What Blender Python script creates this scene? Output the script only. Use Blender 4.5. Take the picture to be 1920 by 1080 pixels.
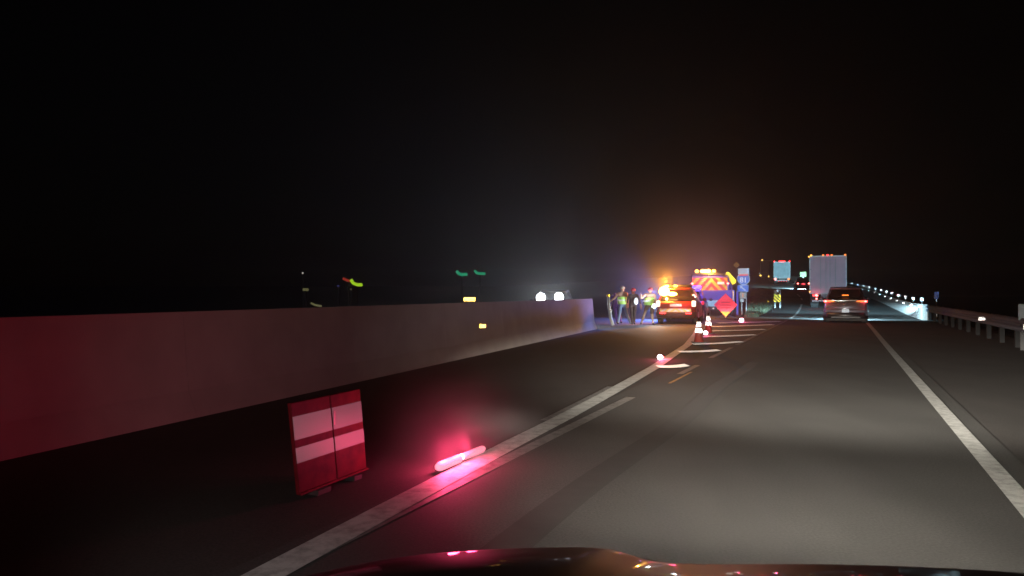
import bpy, bmesh, math, random
from mathutils import Vector, Matrix
random.seed(7)
for o in list(bpy.data.objects): bpy.data.objects.remove(o)
sc = bpy.context.scene
C = sc.collection
R = math.radians

# ------------------------------------------------------------------ camera, sky, moon, exposure
F, YH, CH = 1400.0, 550.0, 1.4            # focal length and horizon in photo pixels (1920 wide), eye height
cd = bpy.data.cameras.new('camera'); cam = bpy.data.objects.new('camera', cd); C.objects.link(cam)
cd.sensor_width = 36; cd.lens = 36 * F / 1920; cd.clip_start = 0.05; cd.clip_end = 2500
cam.location = (0, 0, CH); cam.rotation_euler = (R(90) + math.atan((YH - 540) / F), 0, 0)
cd.dof.use_dof = True; cd.dof.focus_distance = 2.6; cd.dof.aperture_fstop = 12
sc.camera = cam
w = bpy.data.worlds.new('World'); sc.world = w; w.use_nodes = True
nt = w.node_tree; bg = nt.nodes['Background']
sky = nt.nodes.new('ShaderNodeTexSky'); sky.sky_type = 'NISHITA'; sky.sun_disc = False
sky.sun_elevation = R(2); sky.sun_rotation = R(200)
nt.links.new(sky.outputs[0], bg.inputs[0]); bg.inputs[1].default_value = 0.0003
sd = bpy.data.lights.new('moon', 'SUN'); sd.energy = 0.0006; sd.angle = R(0.5); sd.color = (1, .93, .85)
so = bpy.data.objects.new('moon', sd); C.objects.link(so); so.rotation_euler = (R(88), 0, R(-20))
sc.view_settings.view_transform = 'Standard'; sc.view_settings.look = 'None'
sc.view_settings.exposure = 0; sc.view_settings.gamma = 1; sc.view_settings.use_curve_mapping = False
sc.cycles.use_denoising = True
sc.cycles.volume_bounces = 0; sc.cycles.max_bounces = 5; sc.cycles.diffuse_bounces = 2; sc.cycles.glossy_bounces = 3
sc.cycles.sample_clamp_indirect = 3
sc.cycles.volume_step_rate = 4

# ------------------------------------------------------------------ materials
def nodes(name):
    m = bpy.data.materials.new(name); m.use_nodes = True
    return m, m.node_tree, m.node_tree.nodes['Principled BSDF']
def pm(name, col, rough=.6, metal=0., var=.15, scale=6., bump=0., coat=0., spec=.5):
    m, t, b = nodes(name); b.inputs['Specular IOR Level'].default_value = spec
    b.inputs['Roughness'].default_value = rough; b.inputs['Metallic'].default_value = metal
    b.inputs['Coat Weight'].default_value = coat
    tc = t.nodes.new('ShaderNodeTexCoord'); n = t.nodes.new('ShaderNodeTexNoise')
    n.inputs['Scale'].default_value = scale; n.inputs['Detail'].default_value = 6
    t.links.new(tc.outputs['Object'], n.inputs['Vector'])
    r = t.nodes.new('ShaderNodeValToRGB')
    r.color_ramp.elements[0].position = .3; r.color_ramp.elements[1].position = .7
    r.color_ramp.elements[0].color = [max(0, c * (1 - var)) for c in col] + [1]
    r.color_ramp.elements[1].color = [min(1, c * (1 + var)) for c in col] + [1]
    t.links.new(n.outputs['Fac'], r.inputs[0]); t.links.new(r.outputs[0], b.inputs['Base Color'])
    if bump:
        bp = t.nodes.new('ShaderNodeBump'); bp.inputs['Strength'].default_value = bump; bp.inputs['Distance'].default_value = .02
        t.links.new(n.outputs['Fac'], bp.inputs['Height']); t.links.new(bp.outputs[0], b.inputs['Normal'])
    return m
def em(name, col, s):
    m, t, b = nodes(name)
    b.inputs['Base Color'].default_value = (*[c * .5 for c in col], 1)
    b.inputs['Emission Color'].default_value = (*col, 1); b.inputs['Emission Strength'].default_value = s
    m.cycles.emission_sampling = 'NONE'
    return m
def retro(name, col, gain=.6, rough=.22, pattern=None):
    """sheeting of glass beads: sends light back towards where it came from"""
    m, t, b = nodes(name); b.inputs['Roughness'].default_value = .5
    b.inputs['Base Color'].default_value = (*col, 1)
    g = t.nodes.new('ShaderNodeBsdfAnisotropic'); g.inputs['Roughness'].default_value = rough
    geo = t.nodes.new('ShaderNodeNewGeometry'); t.links.new(geo.outputs['Incoming'], g.inputs['Normal'])
    g.inputs['Color'].default_value = (*[c * gain for c in col], 1)
    if pattern:
        out = pattern(t)
        t.links.new(out, b.inputs['Base Color'])
        mx = t.nodes.new('ShaderNodeMix'); mx.data_type = 'RGBA'; mx.blend_type = 'MULTIPLY'; mx.inputs[0].default_value = 1
        t.links.new(out, mx.inputs[6]); mx.inputs[7].default_value = (gain, gain, gain, 1)
        t.links.new(mx.outputs[2], g.inputs['Color'])
    a = t.nodes.new('ShaderNodeAddShader')
    t.links.new(b.outputs[0], a.inputs[0]); t.links.new(g.outputs[0], a.inputs[1])
    t.links.new(a.outputs[0], t.nodes['Material Output'].inputs['Surface'])
    return m
def stripes(ca, cb, per, slope, mirror, axis_u='X', axis_v='Z', pv=None):
    def f(t):
        tc = t.nodes.new('ShaderNodeTexCoord'); s = t.nodes.new('ShaderNodeSeparateXYZ')
        t.links.new(tc.outputs['Object'], s.inputs[0])
        u = s.outputs[axis_u]
        def mth(op, a, b=None):
            n = t.nodes.new('ShaderNodeMath'); n.operation = op
            for i, v in enumerate((a, b)):
                if v is None: continue
                if isinstance(v, (int, float)): n.inputs[i].default_value = v
                else: t.links.new(v, n.inputs[i])
            return n.outputs[0]
        if mirror: u = mth('ABSOLUTE', u)
        q = mth('ADD', mth('MULTIPLY', u, slope), s.outputs[axis_v])
        fr = mth('FRACT', mth('DIVIDE', q, per))
        st = mth('GREATER_THAN', fr, .5)
        mx = t.nodes.new('ShaderNodeMix'); mx.data_type = 'RGBA'
        t.links.new(st, mx.inputs[0]); mx.inputs[6].default_value = (*ca, 1); mx.inputs[7].default_value = (*cb, 1)
        return mx.outputs[2]
    return f
def asphalt(name, base, var=.3):
    m, t, b = nodes(name); b.inputs['Roughness'].default_value = .8
    b.inputs['Specular IOR Level'].default_value = .25
    tc = t.nodes.new('ShaderNodeTexCoord')
    mp = t.nodes.new('ShaderNodeMapping'); mp.inputs['Rotation'].default_value = (0, 0, R(23.8)); mp.inputs['Scale'].default_value = (1, .06, 1)
    t.links.new(tc.outputs['Object'], mp.inputs[0])
    n1 = t.nodes.new('ShaderNodeTexNoise'); n1.inputs['Scale'].default_value = 1.1; n1.inputs['Detail'].default_value = 3
    t.links.new(mp.outputs[0], n1.inputs['Vector'])
    n2 = t.nodes.new('ShaderNodeTexNoise'); n2.inputs['Scale'].default_value = 60; n2.inputs['Detail'].default_value = 8
    t.links.new(tc.outputs['Object'], n2.inputs['Vector'])
    n3 = t.nodes.new('ShaderNodeTexNoise'); n3.inputs['Scale'].default_value = .8; n3.inputs['Detail'].default_value = 6
    t.links.new(tc.outputs['Object'], n3.inputs['Vector'])
    def mr(n, lo, hi):
        q = t.nodes.new('ShaderNodeMapRange'); q.inputs[1].default_value = .3; q.inputs[2].default_value = .7
        q.inputs[3].default_value = lo; q.inputs[4].default_value = hi; t.links.new(n.outputs['Fac'], q.inputs[0]); return q.outputs[0]
    def mul(a, c):
        q = t.nodes.new('ShaderNodeMath'); q.operation = 'MULTIPLY'; t.links.new(a, q.inputs[0]); t.links.new(c, q.inputs[1]); return q.outputs[0]
    f = mul(mul(mr(n1, 1 - var, 1 + var), mr(n2, .75, 1.25)), mr(n3, .88, 1.12))
    v = t.nodes.new('ShaderNodeVectorMath'); v.operation = 'SCALE'; v.inputs[0].default_value = base
    t.links.new(f, v.inputs['Scale']); t.links.new(v.outputs[0], b.inputs['Base Color'])
    bp = t.nodes.new('ShaderNodeBump'); bp.inputs['Strength'].default_value = .3; bp.inputs['Distance'].default_value = .006
    t.links.new(n2.outputs['Fac'], bp.inputs['Height']); t.links.new(bp.outputs[0], b.inputs['Normal'])
    return m
def paintmat(name, col, wear=.45):
    m, t, b = nodes(name); b.inputs['Roughness'].default_value = .6
    tc = t.nodes.new('ShaderNodeTexCoord'); n = t.nodes.new('ShaderNodeTexNoise'); n.inputs['Scale'].default_value = 9; n.inputs['Detail'].default_value = 8; n.inputs['Roughness'].default_value = .7
    t.links.new(tc.outputs['Object'], n.inputs['Vector'])
    r = t.nodes.new('ShaderNodeValToRGB'); r.color_ramp.elements[0].position = .36; r.color_ramp.elements[1].position = .56
    r.color_ramp.elements[0].color = [c * (1 - wear) for c in col] + [1]; r.color_ramp.elements[1].color = [*col, 1]
    t.links.new(n.outputs['Fac'], r.inputs[0]); t.links.new(r.outputs[0], b.inputs['Base Color'])
    return m

M = dict(
    asphalt=asphalt('asphalt', (.060, .058, .054), .12), asphalt2=asphalt('asphalt_shoulder', (.050, .045, .041), .12),
    ramp=asphalt('asphalt_ramp', (.055, .05, .048)), tar=pm('tar', (.021, .019, .017), .8),
    paint=paintmat('road_paint', (.52, .52, .49)), beadpaint=retro('beaded_road_paint', (.55, .55, .53), .018, .4), paint_worn=paintmat('road_paint_worn', (.19, .185, .175), .6),
    yellow_strip=paintmat('strip_yellow', (.38, .19, .05)),
    concrete=pm('concrete', (.34, .31, .285), .85, var=.10, scale=1.6, bump=.2),
    steel=pm('galvanised_steel', (.24, .23, .235), .5, .6, .15, 8),
    wood=pm('timber_post', (.012, .012, .012), .9, spec=.05), rail=pm('weathered_rail', (.09, .10, .12), .8, .0, spec=.1), bumper=pm('bumper_paint', (.07, .02, .015), .7),
    grass=pm('grass_ground', (.03, .034, .018), .95, var=.5, scale=3, bump=.5),
    blade=pm('grass_blade', (.03, .038, .016), .8, var=.5, scale=2),
    orange=pm('orange_plastic', (.09, .006, .010), .6, var=.3, scale=9, spec=.1), rubber=pm('rubber', (.02, .02, .02), .8),
    cone=pm('cone_plastic', (.11, .014, .01), .5), dwhite=retro('marker_sheeting', (.6, .6, .6), .5), cwhite=retro('collar_sheeting', (.6, .6, .6), .12),
    rwhite=retro('white_sheeting', (.42, .42, .42), .12), rblue=retro('blue_sheeting', (.02, .09, .36), .15), rred=retro('red_sheeting', (.45, .03, .03), .2),
    ryellow=retro('yellow_sheeting', (.75, .50, .02), .5), ramber=retro('amber_reflector', (.85, .5, .08), 1.0),
    rpink=retro('pink_sheeting', (.85, .06, .09), .14), rorange=retro('orange_sheeting', (.9, .22, .03), .15), rgreen=retro('lime_sheeting', (.05, .10, .0), .0),
    bandwhite=retro('cone_collar', (.085, .10, .105), .3, .35),
    dark=pm('dark_plastic', (.02, .02, .022), .5), black=pm('black_paint', (.012, .012, .014), .35), glass=pm('tinted_glass', (.012, .012, .014), .08, var=0),
    silver=pm('silver_paint', (.17, .18, .23), .35, .3, .05, coat=.4), redcar=pm('red_paint', (.22, .008, .006), .5, .0, .05, coat=.05),
    white=pm('white_paint', (.62, .62, .62), .45, .0, .08, 3), trailer=pm('trailer_paint', (.40, .22, .27), .5, 0, .12, 1.5), bluecar=pm('navy_paint', (.03, .035, .12), .4, 0, .05, coat=.5),
    truckblue=pm('violet_blue_paint', (.07, .05, .32), .5, 0, .1), truckpale=pm('pale_blue_paint', (.30, .48, .62), .5, 0, .15, 9),
    chrome=pm('chrome', (.6, .6, .6), .25, 1., 0), tyre=pm('tyre', (.018, .018, .018), .85), rim=pm('rim', (.3, .3, .32), .4, .8),
    hood=pm('bonnet_paint', (.022, .006, .004), .5, .0, .05, coat=.14, spec=.1),
    skin=pm('skin', (.45, .26, .19), .6), jeans=pm('jeans', (.19, .26, .40), .9), shirt=pm('peach_shirt', (.55, .30, .22), .9),
    darkcloth=pm('dark_cloth', (.035, .02, .018), .95), purple=pm('purple_cloth', (.10, .05, .30), .9), tan=pm('brown_trousers', (.16, .09, .06), .9),
    pinkcap=pm('pink_cap', (.7, .07, .15), .8), greycap=pm('grey_cap', (.55, .5, .48), .8), vest=retro('hi_vis_vest', (.42, .75, .16), .05),
    palepatch=retro('pale_reflective_patch', (.6, .62, .65), .1), shoe=pm('shoe', (.03, .025, .02), .8),
    e_amber=em('amber_lens', (1, .5, .08), 5), e_amberhot=em('amber_core', (1, .50, .10), 14), e_amberdim=em('amber_marker', (1, .42, .06), 3.5),
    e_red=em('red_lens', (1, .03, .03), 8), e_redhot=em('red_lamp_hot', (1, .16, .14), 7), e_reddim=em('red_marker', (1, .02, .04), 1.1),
    e_orange=em('orange_lens', (1, .22, .03), 2.6), e_blue=em('blue_lens', (.16, .14, 1), 1.6), e_bluehot=em('blue_core', (.22, .40, 1), 4.5),
    e_white=em('headlight_lens', (.92, .97, 1), 30), e_flash=em('torch_lens', (.75, 1, .85), 12), e_warm=em('warm_lens', (1, .75, .6), 2.4),
    e_flare=em('flare_flame', (1, .30, .42), 1.15), e_flare2=em('flare_flame_pale', (.95, .32, .42), .72), e_flarehot=em('flare_core', (1, .75, .85), 12),
    e_far_green=em('green_signal', (.02, .42, .20), .55), e_far_lime=em('lime_signal', (.42, .75, .02), .75), e_far_red=em('far_red_lamp', (.55, .05, .03), .4),
    e_far_dim=em('far_dim_lamp', (.25, .24, .10), .35), e_far_white=em('far_white_lamp', (.6, .55, .5), .9), e_far_blue=em('far_blue_lamp', (.08, .08, .35), .4),
    e_plate=em('glowing_plate', (.75, .9, 1), .35), e_yel=em('yellow_marker_lamp', (1, .62, .12), 3),
)

# ------------------------------------------------------------------ helpers
def link(name, bm, m, parent=None, smooth=False, loc=None, bevel=0):
    me = bpy.data.meshes.new(name); bmesh.ops.recalc_face_normals(bm, faces=bm.faces); bm.to_mesh(me); bm.free()
    o = bpy.data.objects.new(name, me); C.objects.link(o)
    for x in (m if isinstance(m, (list, tuple)) else [m]): me.materials.append(x)
    if smooth:
        for p in me.polygons: p.use_smooth = True
    if parent: o.parent = parent
    if loc: o.location = loc
    if bevel:
        b = o.modifiers.new('b', 'BEVEL'); b.width = bevel; b.segments = 2; b.limit_method = 'ANGLE'
    return o
def tag(o, label, cat, group=None):
    o['label'] = label; o['category'] = cat
    if group: o['group'] = group
    return o
def thing(name, loc, rz, label, cat, group=None):
    o = bpy.data.objects.new(name, None); C.objects.link(o); o.empty_display_size = .2
    o.location = loc; o.rotation_euler = (0, 0, rz)
    return tag(o, label, cat, group)
def struct(o): o['kind'] = 'structure'; return o
def box(bm, x0, x1, y0, y1, z0, z1):
    v = [bm.verts.new(p) for p in ((x0, y0, z0), (x1, y0, z0), (x1, y1, z0), (x0, y1, z0), (x0, y0, z1), (x1, y0, z1), (x1, y1, z1), (x0, y1, z1))]
    for f in ((0, 3, 2, 1), (4, 5, 6, 7), (0, 1, 5, 4), (1, 2, 6, 5), (2, 3, 7, 6), (3, 0, 4, 7)): bm.faces.new([v[i] for i in f])
def B(*a):
    bm = bmesh.new(); box(bm, *a); return bm
def prism(pts, d):
    """polygon (x,z) extruded along y from d[0] to d[1]"""
    bm = bmesh.new()
    a = [bm.verts.new((x, d[0], z)) for x, z in pts]; b = [bm.verts.new((x, d[1], z)) for x, z in pts]
    n = len(pts); bm.faces.new(a); bm.faces.new(b[::-1])
    for i in range(n): bm.faces.new((a[i], b[i], b[(i + 1) % n], a[(i + 1) % n]))
    return bm
def loft(secs, cap=True):
    bm = bmesh.new(); rows = [[bm.verts.new(p) for p in s] for s in secs]; n = len(secs[0])
    for a, b in zip(rows, rows[1:]):
        for i in range(n): bm.faces.new((a[i], a[(i + 1) % n], b[(i + 1) % n], b[i]))
    if cap: bm.faces.new(rows[0]); bm.faces.new(rows[-1][::-1])
    return bm
def tube(pts, r, n=8, r2=None):
    secs = []
    pts = [Vector(p) for p in pts]
    for i, p in enumerate(pts):
        d = (pts[min(i + 1, len(pts) - 1)] - pts[max(i - 1, 0)]).normalized()
        u = d.cross(Vector((0, 0, 1)));
        if u.length < .01: u = Vector((1, 0, 0))
        u.normalize(); v = d.cross(u)
        rr = r if r2 is None else r + (r2 - r) * i / (len(pts) - 1)
        secs.append([p + (u * math.cos(k * 2 * math.pi / n) + v * math.sin(k * 2 * math.pi / n)) * rr for k in range(n)])
    return loft(secs)
def ball(c, rx, ry=None, rz=None, seg=14):
    bm = bmesh.new(); bmesh.ops.create_uvsphere(bm, u_segments=seg, v_segments=max(6, seg // 2), radius=1)
    for v in bm.verts: v.co = Vector((v.co.x * rx + c[0], v.co.y * (ry or rx) + c[1], v.co.z * (rz or rx) + c[2]))
    return bm
def lamp(name, kind, loc, col, watts, parent=None, rad=.05, aim=None, cone=None, blend=.3):
    l = bpy.data.lights.new(name, kind); l.color = col; l.energy = watts
    if kind in ('POINT', 'SPOT'): l.shadow_soft_size = rad
    if kind == 'SPOT': l.spot_size = R(cone); l.spot_blend = blend
    o = bpy.data.objects.new(name, l); C.objects.link(o); o.location = loc
    if aim is not None: o.rotation_euler = Vector(aim).to_track_quat('-Z', 'Y').to_euler()
    if parent: o.parent = parent
    return o
def copy_tree(o, parent=None):
    c = o.copy(); C.objects.link(c); c.parent = parent
    for ch in o.children: copy_tree(ch, c)
    return c

# the lie of the land (metres; y runs away from the camera)
def elev(y):
    s = y - 42
    return 0 if s <= 0 else .045 * s * s / (s + 20)
CP = [(-12, -6.1), (0, -.81), (20, 8.01), (40, 16.83), (56, 23.6), (75, 31.0), (96, 37.7), (125, 45.4), (150, 50.9), (170, 54.4), (200, 58.6), (260, 64)]
def cx(y):
    for i in range(len(CP) - 1):
        if y <= CP[i + 1][0] or i == len(CP) - 2:
            p0 = CP[max(i - 1, 0)]; p1 = CP[i]; p2 = CP[i + 1]; p3 = CP[min(i + 2, len(CP) - 1)]
            h = p2[0] - p1[0]; t = (y - p1[0]) / h
            m1 = (p2[1] - p0[1]) / (p2[0] - p0[0]) * h; m2 = (p3[1] - p1[1]) / (p3[0] - p1[0]) * h
            return (2*t**3 - 3*t*t + 1) * p1[1] + (t**3 - 2*t*t + t) * m1 + (-2*t**3 + 3*t*t) * p2[1] + (t**3 - t*t) * m2
def P(y, off, z=0):
    s = (cx(y + .5) - cx(y - .5)); n = Vector((1, -s)).normalized()
    x = cx(y) + n.x * off; yy = y + n.y * off
    return Vector((x, yy, elev(yy) + z))
def head(y): return -math.atan(cx(y + .5) - cx(y - .5))
def G(px, py, z=0):
    """where the line of sight of a photo pixel meets the flat road"""
    y = F * CH / (py - YH); return Vector(((px - 960) / F * y, y, z))
def at(px, y, z=None): return Vector(((px - 960) / F * y, y, elev(y) if z is None else z))
def zpix(py, y): return CH + (YH - py) / F * y
def wallx(y): return -6.32 + .330 * y

def ribbon(name, f0, f1, ys, z, m, rows=1):
    bm = bmesh.new(); prev = None
    for y in ys:
        a, b = f0(y), f1(y); cur = []
        for k in range(rows + 1):
            p = a.lerp(b, k / rows); cur.append(bm.verts.new((p.x, p.y, elev(p.y) + z)))
        if prev:
            for k in range(rows): bm.faces.new((prev[k], prev[k + 1], cur[k + 1], cur[k]))
        prev = cur
    return struct(link(name, bm, m))
def fr(a, b, n): return [a + (b - a) * i / n for i in range(n + 1)]

# ------------------------------------------------------------------ setting
bm = bmesh.new()
xs = fr(-380, 380, 120); ys = fr(-40, 200, 160) + [220, 250, 300, 370]
g = [[None] * len(xs) for _ in ys]
for j, y in enumerate(ys):
    for i, x in enumerate(xs):
        dr = x - cx(min(max(y, -12), 250)); z = min(elev(y), elev(200)) - .035
        if dr > 7.5: z -= min((dr - 7.5) * .35, 6)                     # bank falls away behind the right-hand parapet
        if y > 44 and -60 < dr < -5.6 and x > wallx(y) + 6.4: z += .25 * math.sin(x * .9) * math.sin(y * .4) + .1
        if x < wallx(y) - 9: z -= min((wallx(y) - 9 - x) * .06, 3)
        g[j][i] = bm.verts.new((x, y, z))
for j in range(len(ys) - 1):
    for i in range(len(xs) - 1): bm.faces.new((g[j][i], g[j][i + 1], g[j + 1][i + 1], g[j + 1][i]))
struct(link('ground', bm, M['grass'], smooth=True))

V2 = lambda x, y: Vector((x, y, 0))
ribbon('shoulder', lambda y: V2(wallx(y) - 8, y), lambda y: V2(cx(y) + 6.2, y), fr(-11, 43.5, 55), -.004, M['asphalt2'], 6)
ribbon('road', lambda y: P(y, -2.1), lambda y: P(y, 2.1), fr(-11, 230, 241), .000, M['asphalt'], 2)
ribbon('road_edge', lambda y: P(y, -3.6), lambda y: P(y, -2.1), fr(44, 230, 186), -.002, M['asphalt'])
ribbon('road_edge', lambda y: P(y, 2.1), lambda y: P(y, 5.4), fr(43, 230, 186), -.002, M['asphalt'])
ribbon('ramp', lambda y: V2(wallx(y) - .3, y), lambda y: V2(wallx(y) + 5.2, y), fr(43.5, 150, 106), -.010, M['ramp'])
def line(name, f, ys, wd, z, m):
    """painted line: f(y) gives the centre point"""
    def side(s):
        def h(y):
            a, b = f(y - .05), f(y + .05); d = (b - a).normalized(); n = Vector((d.y, -d.x, 0))
            return f(y) + n * s * wd / 2
        return h
    return ribbon(name, side(-1), side(1), ys, z, m)
line('edge_line', lambda y: P(y, 1.85), fr(1, 200, 199), .15, .005, M['paint'])
line('lane_line', lambda y: P(y, -1.85), fr(1, 9.3, 12), .13, .005, M['paint_worn'])
line('lane_line', lambda y: P(y, -1.82), fr(12.2, 13.8, 4), .11, .005, M['paint_worn'])
line('lane_line', lambda y: P(y, -1.70), fr(10.9, 12.6, 4), .05, .005, M['yellow_strip'])  # thin yellow strip just inside the worn line
line('lane_line', lambda y: P(y, -1.85), fr(15.4, 18.5, 6), .11, .005, M['paint_worn'])
line('lane_line', lambda y: P(y, -1.85), fr(19.5, 38, 20), .12, .005, M['paint_worn'])
line('lane_line', lambda y: P(y, -1.85), fr(41, 62, 20), .14, .005, M['paint'])
line('lane_line', lambda y: P(y, -1.85), fr(70, 84, 14), .14, .005, M['paint'])
LP = [(700, 971), (739, 950), (960, 833), (1060, 782), (1143, 737), (1227, 689), (1289, 647), (1304, 628), (1308, 618), (1309, 608)]
lp = [G(*p) for p in LP]; lp.insert(0, lp[0] + (lp[0] - lp[1]).normalized() * 6)
def gore(y):
    for a, b in zip(lp, lp[1:]):
        if y <= b.y or b is lp[-1]:
            t = (y - a.y) / (b.y - a.y); return a.lerp(b, t)
line('gore_line', gore, fr(.5, 33, 90), .21, .009, M['paint'])
line('worn_line', lambda y: gore(y) + Vector((-.14, .0, 0)), fr(8.2, 11.2, 8), .12, .006, M['paint_worn'])
# hatching between the gore line and the lane
for a, b, wd in (((1232, 688), (1288, 685), .34), ((1272, 660), (1348, 657), .34), ((1299, 646), (1392, 641), .34), ((1312, 632), (1416, 628), .4),
                 ((1322, 621), (1434, 618), .42), ((1332, 613), (1450, 609), .42), ((1345, 606), (1464, 603), .45)):
    p, q = G(*a), G(*b); bm = bmesh.new(); n = 8; prev = None
    for i in range(n + 1):
        c = p.lerp(q, i / n); c.y += math.sin(i / n * math.pi) * -.15
        cur = [bm.verts.new((c.x, c.y - wd * .68, .012)), bm.verts.new((c.x, c.y + wd * .68, .012))]
        if prev: bm.faces.new((prev[0], cur[0], cur[1], prev[1]))
        prev = cur
    struct(link('hatch_line', bm, M['beadpaint']))
line('tar_seam', lambda y: P(y, -.92 + .04 * math.sin(y)), fr(1, 15, 40), .26, .004, M['tar'])

# grass on the nose between the roads
bm = bmesh.new(); rnd = random.Random(3)
for i in range(9000):
    y = 44.5 + rnd.random() ** 1.5 * 60; a, b = wallx(y) + 5.5, cx(y) - 4.2
    if b - a < .2: continue
    x = a + rnd.random() * (b - a); z = elev(y) - .05; h = .08 + rnd.random() * .22
    an = rnd.random() * 6.28; dx, dy = math.cos(an) * .03, math.sin(an) * .03
    bm.faces.new([bm.verts.new(p) for p in ((x - dx, y - dy, z), (x + dx, y + dy, z), (x + dx * 3 * rnd.random(), y + .05, z + h))])
o = link('grass', bm, M['blade']); o['kind'] = 'stuff'

# ------------------------------------------------------------------ left concrete median barrier
t = thing('median_barrier', (wallx(10), 10, 0), 0, 'long sloping grey concrete barrier running along the left of the road, tinged red', 'barrier')
prof = [(-.30, 0), (.0, 0), (-.02, .075), (-.11, .30), (-.20, 1.19), (-.36, 1.19), (-.45, .30), (-.54, .075), (-.56, 0)]
wa = Vector((wallx(-9), -9)); wb = Vector((wallx(29.3), 29.3)); wd_ = (wb - wa); L = wd_.length; wd_.normalize(); nseg = 11
nrm = Vector((wd_.y, -wd_.x))
seg = L / nseg
for k in range(nseg):
    s0, s1 = k * seg + .002, (k + 1) * seg - .002
    secs = []
    for s in (s0, s1):
        c = wa + wd_ * s
        secs.append([(c.x + nrm.x * u - wallx(10), c.y + nrm.y * u - 10, z) for u, z in prof])
    link('segment', loft(secs), M['concrete'], t)
def refl(px, py, y, top):
    bm = B(-.14, .14, -.012, .012, -.05, .05)
    return bm
for (y, z) in ((17.0, 1.265), (17.3, .64)):
    c = Vector((wallx(y), y, z)); u = -.28 if z > 1 else -.13
    o = link('reflector', B(-.13, .13, -.012, .012, -.045, .045), M['ramber'], t)
    o.location = (c.x + nrm.x * u - wallx(10), c.y + nrm.y * u - 10, z); 
    if z > 1: link('bracket', B(-.02, .02, .0, .02, -.1, -.04), M['steel'], o)

# ------------------------------------------------------------------ right parapet and guardrail
t = thing('bridge_parapet', P(41, 4.9), 0, 'ribbed concrete parapet topped by white markers along the right of the road', 'barrier')
org = Vector(t.location)
ysp = []; y = 41.0
while y < 150: ysp.append(y); y += 1.2 if y < 70 else 3.0
rib = [(.0, 0), (.0, .78), (-.03, .85), (-.25, .85), (-.25, 0)]
for y0, y1 in zip(ysp, ysp[1:]):
    secs = []
    for k, y in enumerate((y0 + .03, y1 - .03)):
        s = P(y, 4.9); q = P(y, 4.65)
        n = (s - q); n.z = 0; n.normalize()
        secs.append([(s.x - n.x * (-u) * -1 * -1 - org.x if False else s.x + n.x * (.25 + u) - org.x - n.x * .25, s.y + n.y * u - org.y, s.z + z - org.z - .03) for u, z in rib])
    link('panel', loft(secs), M['concrete'], t)
secs = []                                  # recessed core seen in the joints
for y in ysp:
    s = P(y, 4.86); q = P(y, 4.72)
    secs.append([(q.x - org.x, q.y - org.y, q.z - .03 - org.z), (q.x - org.x, q.y - org.y, q.z + .8 - org.z), (s.x - org.x, s.y - org.y, s.z + .8 - org.z), (s.x - org.x, s.y - org.y, s.z - .03 - org.z)])
link('core', loft(secs), M['concrete'], t)
def delineator(parent, p, rz, h=.34, wdt=.16, stem=.16):
    d = link('delineator', B(-wdt / 2, wdt / 2, -.01, .01, stem, h), M['dwhite'], parent); d.location = p; d.rotation_euler = (0, 0, rz)
    link('stem', B(-.02, .02, .011, .03, 0, stem + .05), M['steel'], d); return d
y = 42.5
while y < 112:
    p = P(y, 4.77, .82) - org; delineator(t, p, head(y))
    q = P(y - .8, 4.60, .70) - org
    o = link('reflector', B(-.08, .08, -.012, .012, -.045, .045), M['dwhite'], t); o.location = q; o.rotation_euler = (0, 0, head(y))
    y += 4.4
t = thing('guardrail', P(20, 4.9), 0, 'steel guardrail on timber posts nearest on the right of the road', 'guardrail')
org = Vector(t.location)
gys = fr(8, 40.6, 17)
pr = [(0, .45), (-.05, .50), (-.05, .56), (.0, .60), (.0, .63), (-.05, .67), (-.05, .74), (0, .79), (.02, .79), (-.03, .735), (-.03, .675), (.02, .64), (.02, .59), (-.03, .555), (-.03, .505), (.02, .45)]
for y0, y1 in zip(gys, gys[1:]):
    secs = []
    for y in (y0 + .01, y1 - .01):
        s = P(y, 4.8); q = P(y, 4.7); n = (s - q).normalized()
        secs.append([(s.x + n.x * u - org.x, s.y + n.y * u - org.y, z) for u, z in pr])
    link('rail', loft(secs), M['rail'], t)
for y in gys:
    s = P(y, 4.93) - org
    o = link('post', B(-.06, .06, -.075, .075, -.05, .80), M['wood'], t); o.location = s; o.rotation_euler = (0, 0, head(y))
for y in (gys[6], gys[9]):
    q = P(y - .3, 4.72, .62) - org
    o = link('reflector', B(-.11, .11, -.012, .012, -.055, .055), M['rwhite'], t); o.location = q; o.rotation_euler = (0, 0, head(y))
t = thing('delineator_post', at(1917, 18.4, 0), R(-24), 'flat white marker post standing behind the guardrail at the edge of view', 'marker post')
link('post', B(-.05, .05, -.02, .02, 0, .78), M['rubber'], t); link('plate', B(-.09, .09, -.03, -.021, .74, 1.13), M['bandwhite'], t)
t = thing('roadside_cabinet', at(1756, 46.5, 0), R(-24), 'small blue marker board raised above the parapet end', 'marker')
link('post', B(-.03, .03, 0, .05, -.4, 1.1), M['steel'], t); link('board', B(-.13, .13, -.03, -.002, 1.05, 1.5), M['bluecar'], t)

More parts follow.
